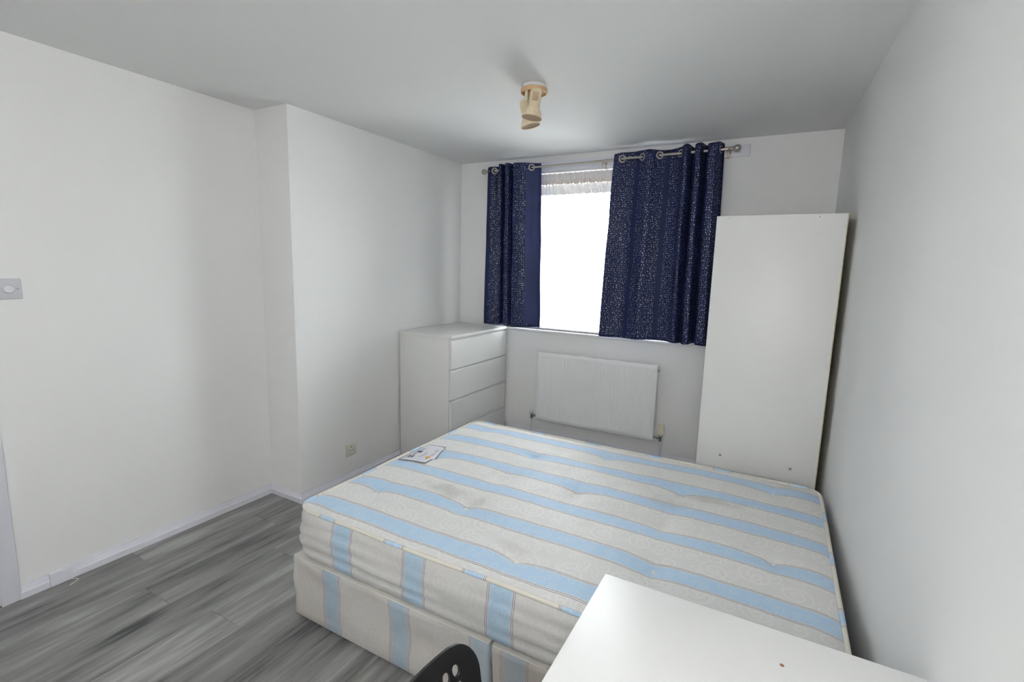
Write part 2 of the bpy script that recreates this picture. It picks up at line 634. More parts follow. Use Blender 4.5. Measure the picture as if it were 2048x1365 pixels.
# door with its casing at the left edge of the picture
dr = struct(box('door_1', (XA - 0.085, DY0 + 0.003, 0.008), (XA - 0.045, DY1 - 0.003, DZ - 0.003), M_TRIM, bevel=0.002))
hd = lathe('door_handle', [(0.026, 0), (0.026, 0.006), (0.010, 0.010), (0.010, 0.04), (0.024, 0.05), (0.027, 0.065), (0.018, 0.078), (0.004, 0.081)],
           (XA - 0.045, DY0 + 0.07, 1.02), (1, 0, 0), M_CHROME)
hd.parent = dr
bm = bmesh.new()
bm_box(bm, (XA - 0.001, DY1 + 0.016, 0), (XA + 0.017, DY1 + 0.079, DZ + 0.07), 0.004, 2)
bm_box(bm, (XA - 0.001, DY0 - 0.079, 0), (XA + 0.017, DY0 - 0.016, DZ + 0.07), 0.004, 2)
bm_box(bm, (XA - 0.001, DY0 - 0.079, DZ + 0.016), (XA + 0.017, DY1 + 0.079, DZ + 0.079), 0.004, 2)
bm_box(bm, (XA - 0.12, DY1 - 0.0, 0), (XA + 0.005, DY1 + 0.02, DZ + 0.02), 0.002, 1)
bm_box(bm, (XA - 0.12, DY0 - 0.02, 0), (XA + 0.005, DY0, DZ + 0.02), 0.002, 1)
bm_box(bm, (XA - 0.12, DY0 - 0.02, DZ), (XA + 0.005, DY1 + 0.02, DZ + 0.02), 0.002, 1)
struct(from_bm('trim_1', bm, M_TRIM, smooth=True, angle=40))
struct(box('trim_2', (XA - 0.13, DY0, -0.008), (XA + 0.006, DY1 + 0.02, 0.006), mat('worn_threshold_wood', (0.12, 0.07, 0.035), 0.7, var=(14, 0.4)), bevel=0.003))

# window: frame, mullion, panes, sill
w = struct(empty('window_1', ((WX0 + WX1) / 2, 0.1, WZ0)))
FY0, FY1 = 0.055, 0.115
MX = -1.25
parts = []
for nm, a, b_ in (('window_frame', (WX0, FY0, WZ0), (WX0 + 0.06, FY1, WZ1)), ('window_frame', (WX1 - 0.06, FY0, WZ0), (WX1, FY1, WZ1)),
                  ('window_frame', (WX0 + 0.06, FY0, WZ1 - 0.06), (WX1 - 0.06, FY1, WZ1)), ('window_frame', (WX0 + 0.06, FY0, WZ0), (WX1 - 0.06, FY1, WZ0 + 0.012)),
                  ('mullion', (MX - 0.035, FY0, WZ0 + 0.012), (MX + 0.035, FY1, WZ1 - 0.06))):
    parts.append(box(nm, a, b_, M_UPVC, bevel=0.004))
parts.append(box('pane', (WX0 + 0.06, 0.082, WZ0 + 0.012), (MX - 0.035, 0.088, WZ1 - 0.06), M_GLASS))
parts.append(box('pane', (MX + 0.035, 0.082, WZ0 + 0.012), (WX1 - 0.06, 0.088, WZ1 - 0.06), M_GLASS))
parts.append(box('window_sill', (WX0 - 0.02, -0.022, WZ0 - 0.022), (WX1 + 0.02, 0.056, WZ0), M_UPVC, bevel=0.006))
adopt(w, *parts)

# painted batten the curtain rail is screwed to
bt = box('curtain_batten', (-2.46, -0.020, 2.246), (-0.503, -0.0005, 2.319), M_TRIM, bevel=0.002)
tag(bt, 'white painted wooden batten on the wall behind the curtain rod', 'batten')

# ------------------------------------------------------------------ bed: divan base (two halves) and mattress
BX0, BX1, BY0, BY1 = -1.900, 0.0, -2.385, -1.035
MZ0, MZ1 = 0.282, 0.500


def rrect(x0, x1, y0, y1, r, step=0.025, arc=8):
    """rounded rectangle, counter-clockwise, starting on the near side just after the left corner. returns points and outward normals"""
    P = []
    cs = [((x1 - r, y0 + r), -90), ((x1 - r, y1 - r), 0), ((x0 + r, y1 - r), 90), ((x0 + r, y0 + r), 180)]
    st = [((x0 + r, y0), (x1 - r, y0), (0, -1)), ((x1, y0 + r), (x1, y1 - r), (1, 0)), ((x1 - r, y1), (x0 + r, y1), (0, 1)), ((x0, y1 - r), (x0, y0 + r), (-1, 0))]
    for (a, b_, nrm), (c, ang) in zip(st, cs):
        L = math.dist(a, b_)
        n = max(2, int(L / step))
        for i in range(n):
            t = i / n
            P.append(((a[0] + (b_[0] - a[0]) * t, a[1] + (b_[1] - a[1]) * t), nrm))
        for i in range(arc):
            th = math.radians(ang + 90 * i / arc)
            P.append(((c[0] + r * math.cos(th), c[1] + r * math.sin(th)), (math.cos(th), math.sin(th))))
    return P


def set_uv(me, fn):
    uvl = me.uv_layers.new(name='UVMap')
    for lp in me.loops:
        uvl.data[lp.index].uv = fn(lp.vertex_index)


tufts = [(-1.75, -1.17), (-0.97, -1.20), (-0.19, -1.19), (-1.305, -1.40), (-0.55, -1.44), (-1.73, -1.66), (-0.96, -1.68), (-0.18, -1.80),
         (-1.30, -2.04), (-0.53, -2.07), (-1.72, -2.12), (-0.95, -2.25), (-0.18, -2.27), (-1.31, -1.72), (-0.56, -1.76)]


def top_z(x, y):
    ex = min(x - BX0, BX1 - x)
    ey = min(y - BY0, BY1 - y)
    e = min(ex, ey)
    z = MZ1 + 0.020 * (1 - math.exp(-max(e, 0) / 0.06))
    for (tx, ty) in tufts:
        d2 = (x - tx) ** 2 + ((y - ty) * 1.15) ** 2
        z -= 0.013 * math.exp(-d2 / (0.075 ** 2)) + 0.008 * math.exp(-d2 / (0.02 ** 2))
        # pull lines running from tuft to tuft
        z -= 0.004 * math.exp(-((x - tx) / 0.02) ** 2) * math.exp(-((y - ty) / 0.13) ** 2)
    z += 0.006 * (mnoise.noise(Vector((x * 3.1, y * 3.7, 1.0)))) * min(1, e / 0.08)
    z += 0.0022 * (mnoise.noise(Vector((x * 11, y * 13, 5.0)))) * min(1, e / 0.05)
    return z


mt = empty('mattress', ((BX0 + BX1) / 2, (BY0 + BY1) / 2, MZ0))
tag(mt, 'light blue striped cream damask mattress lying on the divan base', 'mattress')
ring = rrect(BX0, BX1, BY0, BY1, 0.075, 0.02)
N = len(ring)
bm = bmesh.new()
CR = 0.075
ys_ = [BY0 + CR * (1 - math.cos(math.pi / 2 * k / 8)) for k in range(8)]
ys_ += [BY0 + CR + (BY1 - BY0 - 2 * CR) * k / 84 for k in range(85)]
ys_ += [BY1 - CR * (1 - math.cos(math.pi / 2 * k / 8)) for k in range(7, -1, -1)]
g = []
for y in ys_:
    e = min(y - BY0, BY1 - y)
    ins = CR - math.sqrt(max(0.0, CR * CR - (CR - e) ** 2)) if e < CR else 0.0
    xa, xb = BX0 + ins, BX1 - ins
    g.append([bm.verts.new((xa + (xb - xa) * i / 130, y, top_z(xa + (xb - xa) * i / 130, y))) for i in range(131)])
for A, B in zip(g, g[1:]):
    for i in range(130):
        bm.faces.new((A[i], A[i + 1], B[i + 1], B[i]))
topo = from_bm('top_panel', bm, M_TOP, smooth=True)
vv = [v.co.copy() for v in topo.data.vertices]
set_uv(topo.data, lambda i: (vv[i].x, vv[i].y))
# border
bm = bmesh.new()
HN = 18
bor = []
acc = 0
arc = []
prev = None
for (px, py), nrm in ring:
    if prev:
        acc += math.dist(prev, (px, py))
    arc.append(acc + BX0 + 0.075)
    prev = (px, py)
for k in range(HN):
    v = k / (HN - 1)
    rr = []
    for i, ((px, py), nrm) in enumerate(ring):
        s = arc[i]
        bul = 0.020 * math.sin(math.pi * v) ** 0.6 - 0.016 * max(0.0, 1 - v / 0.16) ** 2
        for lv, am in ((0.28, 0.006), (0.5, 0.004), (0.73, 0.006)):
            lv2 = lv + 0.03 * mnoise.noise(Vector((s * 2.2, lv * 9, 0)))
            bul -= 1.5 * am * math.exp(-((v - lv2) / 0.03) ** 2)
        bul += 0.007 * mnoise.noise(Vector((s * 5, v * 3.5, 2.0))) * math.sin(math.pi * v)
        bul += 0.004 * mnoise.noise(Vector((s * 3 + v * 2, v * 14, 7.0))) * math.sin(math.pi * v)
        rr.append(bm.verts.new((px + nrm[0] * bul, py + nrm[1] * bul, MZ0 + (MZ1 - MZ0) * v)))
    bor.append(rr)
for A, B in zip(bor, bor[1:]):
    for i in range(N):
        bm.faces.new((A[i], A[(i + 1) % N], B[(i + 1) % N], B[i]))
bm.faces.new(bor[0][::-1])
bord = from_bm('border', bm, M_BORDER, smooth=True)


def uv_ring(me, nr, n, vz):
    uvl = me.uv_layers.new(name='UVMap')
    for p in me.polygons:
        idx = list(p.vertices)
        wrap = len(idx) == 4 and any((i % n) == n - 1 for i in idx) and any((i % n) == 0 for i in idx)
        for li in p.loop_indices:
            vi = me.loops[li].vertex_index
            if vi >= nr * n:
                continue
            u = arc[vi % n]
            if wrap and (vi % n) == 0:
                u = arc[n - 1] + 0.02
            uvl.data[li].uv = (u, vz(vi))


vz_ = [v.co.z for v in bord.data.vertices]
uv_ring(bord.data, HN, N, lambda i: vz_[i])


def piping(name, z, out, rad):
    bm = bmesh.new()
    S = 8
    rows = []
    for i, ((px, py), nrm) in enumerate(ring):
        n3 = Vector((nrm[0], nrm[1], 0))
        zz = z + 0.004 * mnoise.noise(Vector((arc[i] * 3, z * 5, 3)))
        c = Vector((px, py, zz)) + n3 * out
        rows.append([c + rad * (math.cos(2 * math.pi * k / S) * n3 + math.sin(2 * math.pi * k / S) * Vector((0, 0, 1))) for k in range(S)])
    vs_ = [[bm.verts.new(rows[i][k]) for i in range(N)] for k in range(S)]
    for k in range(S):
        A, B = vs_[k], vs_[(k + 1) % S]
        for i in range(N):
            bm.faces.new((A[i], A[(i + 1) % N], B[(i + 1) % N], B[i]))
    bmesh.ops.recalc_face_normals(bm, faces=bm.faces)
    o = from_bm(name, bm, M_TAPE, smooth=True)
    uv_ring(o.data, S, N, lambda i: 0.3)
    return o


p1 = piping('piping', MZ1 + 0.001, 0.002, 0.0075)
p2 = piping('piping', MZ0 + 0.0085, -0.020, 0.0060)
adopt(mt, topo, bord, p1, p2)
M_TUFT = mat('white_tuft', (0.82, 0.80, 0.74), 0.7, var=(40, 0.05))
for (tx, ty) in tufts:
    z = top_z(tx, ty)
    bm = bmesh.new()
    bm_lathe(bm, [(0.003, -0.003), (0.0095, 0.0), (0.0085, 0.003), (0.003, 0.0045)], (tx, ty, z), (0, 0, 1), 10)
    tf = from_bm('tuft', bm, M_TUFT, smooth=True)
    adopt(mt, tf)

# sewn-on maker's label at the left edge of the top
lab_pts = {(0, 0): (-1.868, -1.815), (1, 0): (-1.712, -1.788), (1, 1): (-1.760, -1.552), (0, 1): (-1.884, -1.560)}


def lab(u, v, dz=0.0):
    x = sum(p[0] * ((u if a else 1 - u) * (v if b_ else 1 - v)) for (a, b_), p in lab_pts.items())
    y = sum(p[1] * ((u if a else 1 - u) * (v if b_ else 1 - v)) for (a, b_), p in lab_pts.items())
    return Vector((x, y, top_z(x, y) + 0.0032 + dz))


def lab_patch(name, u0, u1, v0, v1, material, dz, n=8):
    bm = bmesh.new()
    g = [[bm.verts.new(lab(u0 + (u1 - u0) * i / n, v0 + (v1 - v0) * j / n, dz)) for j in range(n + 1)] for i in range(n + 1)]
    for i in range(n):
        for j in range(n):
            bm.faces.new((g[i][j], g[i + 1][j], g[i + 1][j + 1], g[i][j + 1]))
    bmesh.ops.recalc_face_normals(bm, faces=bm.faces)
    return from_bm(name, bm, material, smooth=True)


M_LBL = mat('label_satin', (0.74, 0.74, 0.80), 0.4, var=(30, 0.02))
M_INK = mat('label_ink', (0.10, 0.10, 0.16), 0.6, var=(60, 0.1))
M_ORA = mat('label_orange', (0.80, 0.40, 0.06), 0.5, var=(60, 0.05))
M_GRN = mat('label_green', (0.55, 0.66, 0.12), 0.5, var=(60, 0.05))
M_PNK = mat('label_red', (0.55, 0.20, 0.22), 0.5, var=(60, 0.05))
M_LGREY = mat('label_grey', (0.38, 0.38, 0.44), 0.6, var=(60, 0.05))
ll = lab_patch('care_label', 0, 1, 0, 1, M_LBL, 0.0, 14)
ll['label'] = 'white printed cloth label with dark edging'
adopt(mt, ll)
marks = [  # u0,u1,v0,v1,material  (edging, then the print)
    (0, 1, 0, 0.02, M_INK), (0, 1, 0.98, 1, M_INK), (0, 0.03, 0, 1, M_INK), (0.97, 1, 0, 1, M_INK),
    (0.14, 0.22, 0.17, 0.30, M_INK), (0.25, 0.33, 0.17, 0.30, M_INK), (0.17, 0.22, 0.34, 0.46, M_INK), (0.14, 0.34, 0.49, 0.60, M_INK),
    (0.14, 0.20, 0.64, 0.76, M_LGREY), (0.24, 0.29, 0.64, 0.76, M_LGREY), (0.50, 0.53, 0.25, 0.60, M_LGREY), (0.57, 0.59, 0.28, 0.56, M_LGREY),
    (0.74, 0.86, 0.30, 0.42, M_ORA), (0.70, 0.74, 0.32, 0.42, M_GRN), (0.76, 0.84, 0.23, 0.28, M_PNK),
    (0.74, 0.77, 0.48, 0.62, M_LGREY), (0.80, 0.83, 0.46, 0.66, M_LGREY), (0.74, 0.77, 0.68, 0.80, M_LGREY), (0.80, 0.83, 0.70, 0.82, M_LGREY)]
for u0, u1, v0, v1, mm in marks:
    o = lab_patch('label_print', u0, u1, v0, v1, mm, 0.0012, 4)
    o.parent = ll

# divan halves


def divan(x0, x1, material, label, seed):
    root = empty('divan_base', ((x0 + x1) / 2, (BY0 + BY1) / 2, 0))
    tag(root, label, 'bed base', 'divan base halves')
    r = rrect(x0, x1, BY0 - 0.010, BY1, 0.012, 0.02, 4)
    n = len(r)
    bm = bmesh.new()
    hz = [0.018, 0.022, 0.05, 0.08, 0.11, 0.14, 0.17, 0.20, 0.23, 0.255, 0.27, 0.277, 0.281]
    rows = []
    a2, acc2, pv = [], 0, None
    for (px, py), nrm in r:
        if pv:
            acc2 += math.dist(pv, (px, py))
        a2.append(acc2 + x0 + 0.012)
        pv = (px, py)
    for z in hz:
        v = (z - 0.018) / 0.263
        rr = []
        for i, ((px, py), nrm) in enumerate(r):
            s = a2[i]
            env = min(1, 6 * v * (1 - v) * 1.2)
            off = env * (0.012 * mnoise.noise(Vector((s * 3.2 + z * 4 + seed, z * 9 - s * 1.5, seed))) + 0.004 * mnoise.noise(Vector((s * 6 + z * 12, z * 14, seed + 4)))) - 0.004 * env
            if z > 0.275:
                off -= 0.004
            if z < 0.02:
                off -= 0.004
            rr.append(bm.verts.new((px + nrm[0] * off, py + nrm[1] * off, z)))
        rows.append(rr)
    for A, B in zip(rows, rows[1:]):
        for i in range(n):
            bm.faces.new((A[i], A[(i + 1) % n], B[(i + 1) % n], B[i]))
    bm.faces.new(rows[0][::-1])
    bm.faces.new(rows[-1])
    o = from_bm('upholstered_box', bm, [material, M_LEDGE], smooth=True, angle=60)
    for p in o.data.polygons:
        if min(o.data.vertices[i].co.z for i in p.vertices) > 0.2765:
            p.material_index = 1
    co = [v.co.copy() for v in o.data.vertices]
    uvl = o.data.uv_layers.new(name='UVMap')
    for p in o.data.polygons:
        for li in p.loop_indices:
            vi = o.data.loops[li].vertex_index
            uvl.data[li].uv = (a2[vi % n], co[vi].z)
    adopt(root, o)
    for fx in (x0 + 0.08, x1 - 0.08):
        for fy in (BY0 + 0.08, BY1 - 0.08):
            g = lathe('glide', [(0.02, 0), (0.024, 0.004), (0.024, 0.02)], (fx, fy, 0), (0, 0, 1), M_BLACK, seg=16)
            adopt(root, g)
    return root


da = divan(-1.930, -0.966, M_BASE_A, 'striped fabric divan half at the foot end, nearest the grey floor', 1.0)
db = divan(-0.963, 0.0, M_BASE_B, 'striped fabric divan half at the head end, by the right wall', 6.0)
# ------------------------------------------------------------------ chest of drawers
CX0, CX1, CY0, CY1, CZ = -2.738, -2.257, -0.815, -0.022, 1.0
ch = empty('chest_of_drawers', ((CX0 + CX1) / 2, (CY0 + CY1) / 2, 0))
tag(ch, 'white four-drawer chest standing between the bed and the window wall', 'chest of drawers')
SX = -2.281          # front of the side panels; drawer fronts sit proud of it
ps = [box('top', (CX0, CY0 + 0.0, CZ - 0.021), (CX1, CY1, CZ), M_FURN, bevel=0.0012),
      box('side_panel', (CX0, CY0 + 0.002, 0), (SX, CY0 + 0.020, CZ - 0.021), M_FURN, bevel=0.0008),
      box('side_panel', (CX0, CY1 - 0.020, 0), (SX, CY1 - 0.002, CZ - 0.021), M_FURN, bevel=0.0008),
      box('back_panel', (CX0 + 0.004, CY0 + 0.02, 0.03), (CX0 + 0.009, CY1 - 0.02, CZ - 0.021), M_FURN),
      box('plinth', (SX - 0.06, CY0 + 0.02, 0), (SX - 0.044, CY1 - 0.02, 0.05), M_FURN)]
adopt(ch, *ps)
zs = [0.974, 0.752, 0.524, 0.296, 0.066]
for i in range(4):
    zt, zb = zs[i] - 0.003, zs[i + 1] + 0.004
    dw = empty('drawer', (SX, (CY0 + CY1) / 2, zb))
    adopt(ch, dw)
    bm = bmesh.new()
    bm_box(bm, (SX + 0.003, CY0 + 0.002, zb), (CX1 - 0.002, CY1 - 0.002, zt), 0.0015, 2)
    for v in bm.verts:      # the upper front edge is cut back to a sloping finger pull
        if v.co.z > zt - 0.004 and v.co.x > CX1 - 0.010:
            v.co.z -= 0.009
    f = from_bm('drawer_front', bm, M_FURN)
    bx_ = box('drawer_box', (CX0 + 0.03, CY0 + 0.035, zb + 0.02), (SX + 0.002, CY1 - 0.035, zt - 0.05), M_FURN)
    rl = box('gap_backing', (SX - 0.02, CY0 + 0.021, zs[i] - 0.012), (SX + 0.0025, CY1 - 0.021, zs[i] + 0.003), M_FURN)  # added white backing that keeps the gap between drawers from going black
    adopt(ch, rl)
    bpy.context.view_layer.update()
    for o in (f, bx_):
        o.parent = dw
        o.matrix_parent_inverse = dw.matrix_world.inverted()

# ------------------------------------------------------------------ wardrobe, side towards the camera
WA0, WA1, WB0, WB1, WZ = -0.564, -0.006, -0.896, -0.11, 1.778
wd = empty('wardrobe', ((WA0 + WA1) / 2, (WB0 + WB1) / 2, 0))
tag(wd, 'tall white wardrobe standing side-on beyond the bed against the right wall', 'wardrobe')
ps = [box('side_panel', (WA0, WB0, 0), (WA1 - 0.004, WB0 + 0.016, WZ), M_FURN, bevel=0.0008),
      box('side_panel', (WA0, WB1 - 0.016, 0), (WA1 - 0.004, WB1, WZ), M_FURN, bevel=0.0008),
      box('top', (WA0 + 0.002, WB0 + 0.0165, WZ - 0.017), (WA1 - 0.004, WB1 - 0.0165, WZ - 0.001), M_FURN),
      box('bottom', (WA0 + 0.022, WB0 + 0.0165, 0.055), (WA1 - 0.004, WB1 - 0.0165, 0.071), M_FURN),
      box('plinth', (WA0 + 0.03, WB0 + 0.0165, 0), (WA0 + 0.046, WB1 - 0.0165, 0.055), M_FURN),
      box('back_panel', (WA1 - 0.0035, WB0 + 0.001, 0.02), (WA1, WB1 - 0.001, WZ - 0.001), M_RAW)]
adopt(wd, *ps)
ymid = (WB0 + WB1) / 2
for ya, yb, hy in ((WB0 + 0.018, ymid - 0.0015, ymid - 0.035), (ymid + 0.0015, WB1 - 0.018, ymid + 0.035)):
    d_ = box('door', (WA0 + 0.002, ya, 0.06), (WA0 + 0.018, yb, WZ - 0.02), M_FURN, bevel=0.001)
    adopt(wd, d_)
    h_ = lathe('knob', [(0.006, 0), (0.006, 0.012), (0.013, 0.018), (0.013, 0.024), (0.004, 0.027)], (WA0 + 0.002, hy, 0.95), (-1, 0, 0), M_CHROME, seg=16)
    h_.parent = d_
for x, z, mm in ((-0.510, 1.766, M_WPLAST), (-0.120, 1.764, M_WPLAST), (-0.447, 0.535, M_CAP), (-0.121, 0.531, M_CAP)):
    c_ = lathe('screw_cap', [(0.0075, 0), (0.007, 0.0012), (0.0022, 0.0016)], (x, WB0, z), (0, -1, 0), mm, seg=16)
    d2 = lathe('screw_recess', [(0.0024, 0.0012), (0.002, 0.002)], (x, WB0, z), (0, -1, 0), M_DARK, seg=8)
    adopt(wd, c_)
    adopt(wd, d2)

# ------------------------------------------------------------------ desk (foreground) and its chair
DKX0, DKX1, DKY0, DKY1, DKZ = -0.566, 0.068, -3.50, -2.505, 0.735
dk = empty('desk', ((DKX0 + DKX1) / 2, (DKY0 + DKY1) / 2, 0))
tag(dk, 'plain white desk with a small screw hole in its top, in the foreground', 'desk')
ps = [box('desktop', (DKX0, DKY0, DKZ - 0.022), (DKX1, DKY1, DKZ), M_DESK, bevel=0.0015)]
for x in (DKX0 + 0.03, DKX1 - 0.07):
    for y in (DKY0 + 0.03, DKY1 - 0.07):
        ps.append(box('leg', (x, y, 0), (x + 0.04, y + 0.04, DKZ - 0.022), M_DESK, bevel=0.003))
ps.append(box('apron', (DKX1 - 0.05, DKY0 + 0.07, DKZ - 0.11), (DKX1 - 0.034, DKY1 - 0.07, DKZ - 0.022), M_DESK))
ps.append(box('apron', (DKX0 + 0.07, DKY1 - 0.06, DKZ - 0.11), (DKX1 - 0.07, DKY1 - 0.044, DKZ - 0.022), M_DESK))
ps.append(lathe('screw_hole', [(0.0042, 0.0), (0.0034, 0.0006), (0.001, 0.0008)], (-0.175, -2.609, DKZ), (0, 0, 1), mat('rusty_hole', (0.33, 0.17, 0.08), 0.7, var=(80, 0.3)), seg=12))
adopt(dk, *ps)


def perforated(us, vs_, W, Hh, margins, nu, nv, hole, fmap, thick, name, material, stagger=True):
    """panel in (u,v) in metres with staggered oval holes, mapped by fmap(u,v)->Vector and thickened"""
    bm = bmesh.new()
    mu, mv0, mv1 = margins
    cw, chh = (W - 2 * mu) / nu, (Hh - mv0 - mv1) / nv
    K = 4     # points per cell side
    cache = {}

    def vert(u, v):
        k = (round(u, 5), round(v, 5))
        if k not in cache:
            cache[k] = bm.verts.new((u, v, 0))
        return cache[k]

    def quad(a, b_, c, d):
        f = {a, b_, c, d}
        if len(f) == 4:
            bm.faces.new((a, b_, c, d))

    for j in range(nv):
        for i in range(nu):
            u0, v0 = -W / 2 + mu + i * cw, mv0 + j * chh
            # two half-offset holes per row are made by shifting the oval sideways inside its cell
            sh = (0.25 if j % 2 else -0.25) * cw if stagger else 0
            c = (u0 + cw / 2 + sh * 0.6, v0 + chh / 2)
            per = []
            for k in range(K):
                per.append((u0 + cw * k / K, v0))
            for k in range(K):
                per.append((u0 + cw, v0 + chh * k / K))
            for k in range(K):
                per.append((u0 + cw - cw * k / K, v0 + chh))
            for k in range(K):
                per.append((u0, v0 + chh - chh * k / K))
            inn = []
            for (pu, pv) in per:
                th = math.atan2((pv - v0 - chh / 2) / chh, (pu - u0 - cw / 2) / cw)
                inn.append(vert(c[0] + hole[0] * math.cos(th), c[1] + hole[1] * math.sin(th)))
            n = len(per)
            pv_ = [vert(*q) for q in per]
            for k in range(n):
                quad(pv_[k], pv_[(k + 1) % n], inn[(k + 1) % n], inn[k])

    def strip(ul, vl):
        for a, b_ in zip(ul, ul[1:]):
            for c, d in zip(vl, vl[1:]):
                quad(vert(a, c), vert(b_, c), vert(b_, d), vert(a, d))
    uc = [-W / 2 + mu + cw * k / K for k in range(nu * K + 1)]
    vc = [mv0 + chh * k / K for k in range(nv * K + 1)]
    m5 = 5
    ul = [-W / 2 + mu * k / m5 for k in range(m5 + 1)]
    ur = [W / 2 - mu + mu * k / m5 for k in range(m5 + 1)]
    vb = [mv0 * k / m5 for k in range(m5 + 1)]
    vt = [Hh - mv1 + mv1 * k / 8 for k in range(9)]
    for U in (ul, uc, ur):
        for V in (vb, vc, vt):
            if U is uc and V is vc:
                continue
            strip(U, V)
    for v in bm.verts:
        v.co = fmap(v.co.x, v.co.y)
    bmesh.ops.recalc_face_normals(bm, faces=bm.faces)
    o = from_bm(name, bm, material, smooth=True)
    md = o.modifiers.new('thickness', 'SOLIDIFY')
    md.thickness = thick
    md.offset = 0
    md.use_rim = True
    bv = o.modifiers.new('soft_edges', 'BEVEL')
    bv.width = 0.002
    bv.segments = 2
    bv.limit_method = 'ANGLE'
    bv.angle_limit = math.radians(50)
    return o


CBX, CBY = -0.705, -3.058        # chair back line (x) and centre (y); the chair faces the desk (+x)
chair = empty('chair', (CBX + 0.2, CBY, 0))
tag(chair, 'black plastic chair with a perforated backrest pushed in at the desk', 'chair')
BW, BH, BZ0 = 0.40, 0.31, 0.447


def back_map(u, v):
    R = 0.085
    top = BH
    hw = BW / 2
    if v > top - R:
        hw = BW / 2 - R + math.sqrt(max(0, R * R - (v - (top - R)) ** 2))
    uu = u / (BW / 2) * hw
    y = CBY + uu
    x = CBX - 0.012 - 0.14 * (v - 0.16) + 0.25 * uu * uu
    return Vector((x, y, BZ0 + v + 0.028 * (1 - (uu / (BW / 2)) ** 2) * (v / BH) ** 2))


bk = perforated(None, None, BW, BH, (0.050, 0.028, 0.030), 10, 7, (0.0105, 0.0125), back_map, 0.006, 'backrest', M_BLACK, stagger=False)
SW, SD = 0.40, 0.40


def seat_map(u, v):
    R = 0.06
    hw = SW / 2
    if v > SD - R:
        hw = SW / 2 - R + math.sqrt(max(0, R * R - (v - (SD - R)) ** 2))
    uu = u / (SW / 2) * hw
    z = 0.452 - 0.25 * (max(0, 0.06 - v)) - 0.02 * math.cos(uu / SW * math.pi) - (0.02 if v > 0.37 else 0) * (v - 0.37) / 0.03
    return Vector((CBX + 0.07 + v, CBY + uu, z))


st = perforated(None, None, SW, SD, (0.06, 0.06, 0.07), 8, 7, (0.008, 0.012), seat_map, 0.012, 'seat', M_BLACK)
ps = [bk, st]
for sgn in (-1, 1):
    y = CBY + sgn * 0.185
    ps.append(tube('leg', [(CBX - 0.02, y + sgn * 0.02, 0), (CBX + 0.045, y, 0.43), (CBX + 0.012, y, 0.48), (CBX - 0.016, y, 0.60)], 0.011, M_BLACK, seg=10))
    ps.append(tube('leg', [(CBX + 0.48, y + sgn * 0.015, 0), (CBX + 0.42, y, 0.425)], 0.011, M_BLACK, seg=10))
    ps.append(tube('rail', [(CBX + 0.05, y, 0.425), (CBX + 0.43, y, 0.425)], 0.010, M_BLACK, seg=10))
ps.append(tube('rail', [(CBX + 0.05, CBY - 0.185, 0.425), (CBX + 0.05, CBY + 0.185, 0.425)], 0.009, M_BLACK, seg=10))
ps.append(tube('rail', [(CBX + 0.42, CBY - 0.185, 0.42), (CBX + 0.42, CBY + 0.185, 0.42)], 0.009, M_BLACK, seg=10))
adopt(chair, *ps)

# ------------------------------------------------------------------ radiator
RX0, RX1, RZ0, RZ1, RYF = -1.922, -0.969, 0.262, 0.826, -0.100
rd = empty('radiator', ((RX0 + RX1) / 2, RYF, RZ0))
tag(rd, 'white ribbed panel radiator on the wall under the window', 'radiator')
NR = 34
bm = bmesh.new()
ux = []
pit = (RX1 - RX0 - 0.03) / NR
xs = [RX0] + [RX0 + 0.015 + pit * (i + k / 8) for i in range(NR) for k in range(8)] + [RX1 - 0.015, RX1]
zl = [RZ0, RZ0 + 0.012, RZ0 + 0.030, RZ0 + 0.036, RZ0 + 0.042, RZ0 + 0.048, RZ0 + 0.054] + [RZ0 + 0.054 + (RZ1 - RZ0 - 0.112) * k / 6 for k in range(1, 7)] + [RZ1 - 0.052, RZ1 - 0.046, RZ1 - 0.040, RZ1 - 0.034, RZ1 - 0.012, RZ1]
grid = []
for x in xs:
    ph = ((x - RX0 - 0.015) / pit) % 1.0
    rib = 0.5 - 0.5 * math.cos(2 * math.pi * ph)
    rib = rib ** 0.7
    colv = []
    for z in zl:
        ez = min(z - RZ0, RZ1 - z)
        env = min(1, max(0, (ez - 0.036) / 0.007))
        edge = 0.008 * (1 - min(1, min(ez, min(x - RX0, RX1 - x)) / 0.012)) ** 2
        colv.append(bm.verts.new((x, RYF + 0.0036 * env * (1 - rib) + edge, z)))
    grid.append(colv)
for A, B in zip(grid, grid[1:]):
    for j in range(len(zl) - 1):
        bm.faces.new((A[j], B[j], B[j + 1], A[j + 1]))
pn = from_bm('front_panel', bm, M_RAD, smooth=True, angle=50)
ps = [pn,
      box('rear_panel', (RX0 + 0.01, -0.048, RZ0 + 0.01), (RX1 - 0.01, -0.036, RZ1 - 0.012), M_RAD, bevel=0.004),
      box('side_cover', (RX0 + 0.001, RYF + 0.011, RZ0 + 0.02), (RX0 + 0.004, -0.036, RZ1 - 0.006), M_RAD),
      box('side_cover', (RX1 - 0.004, RYF + 0.011, RZ0 + 0.02), (RX1 - 0.001, -0.036, RZ1 - 0.006), M_RAD)]
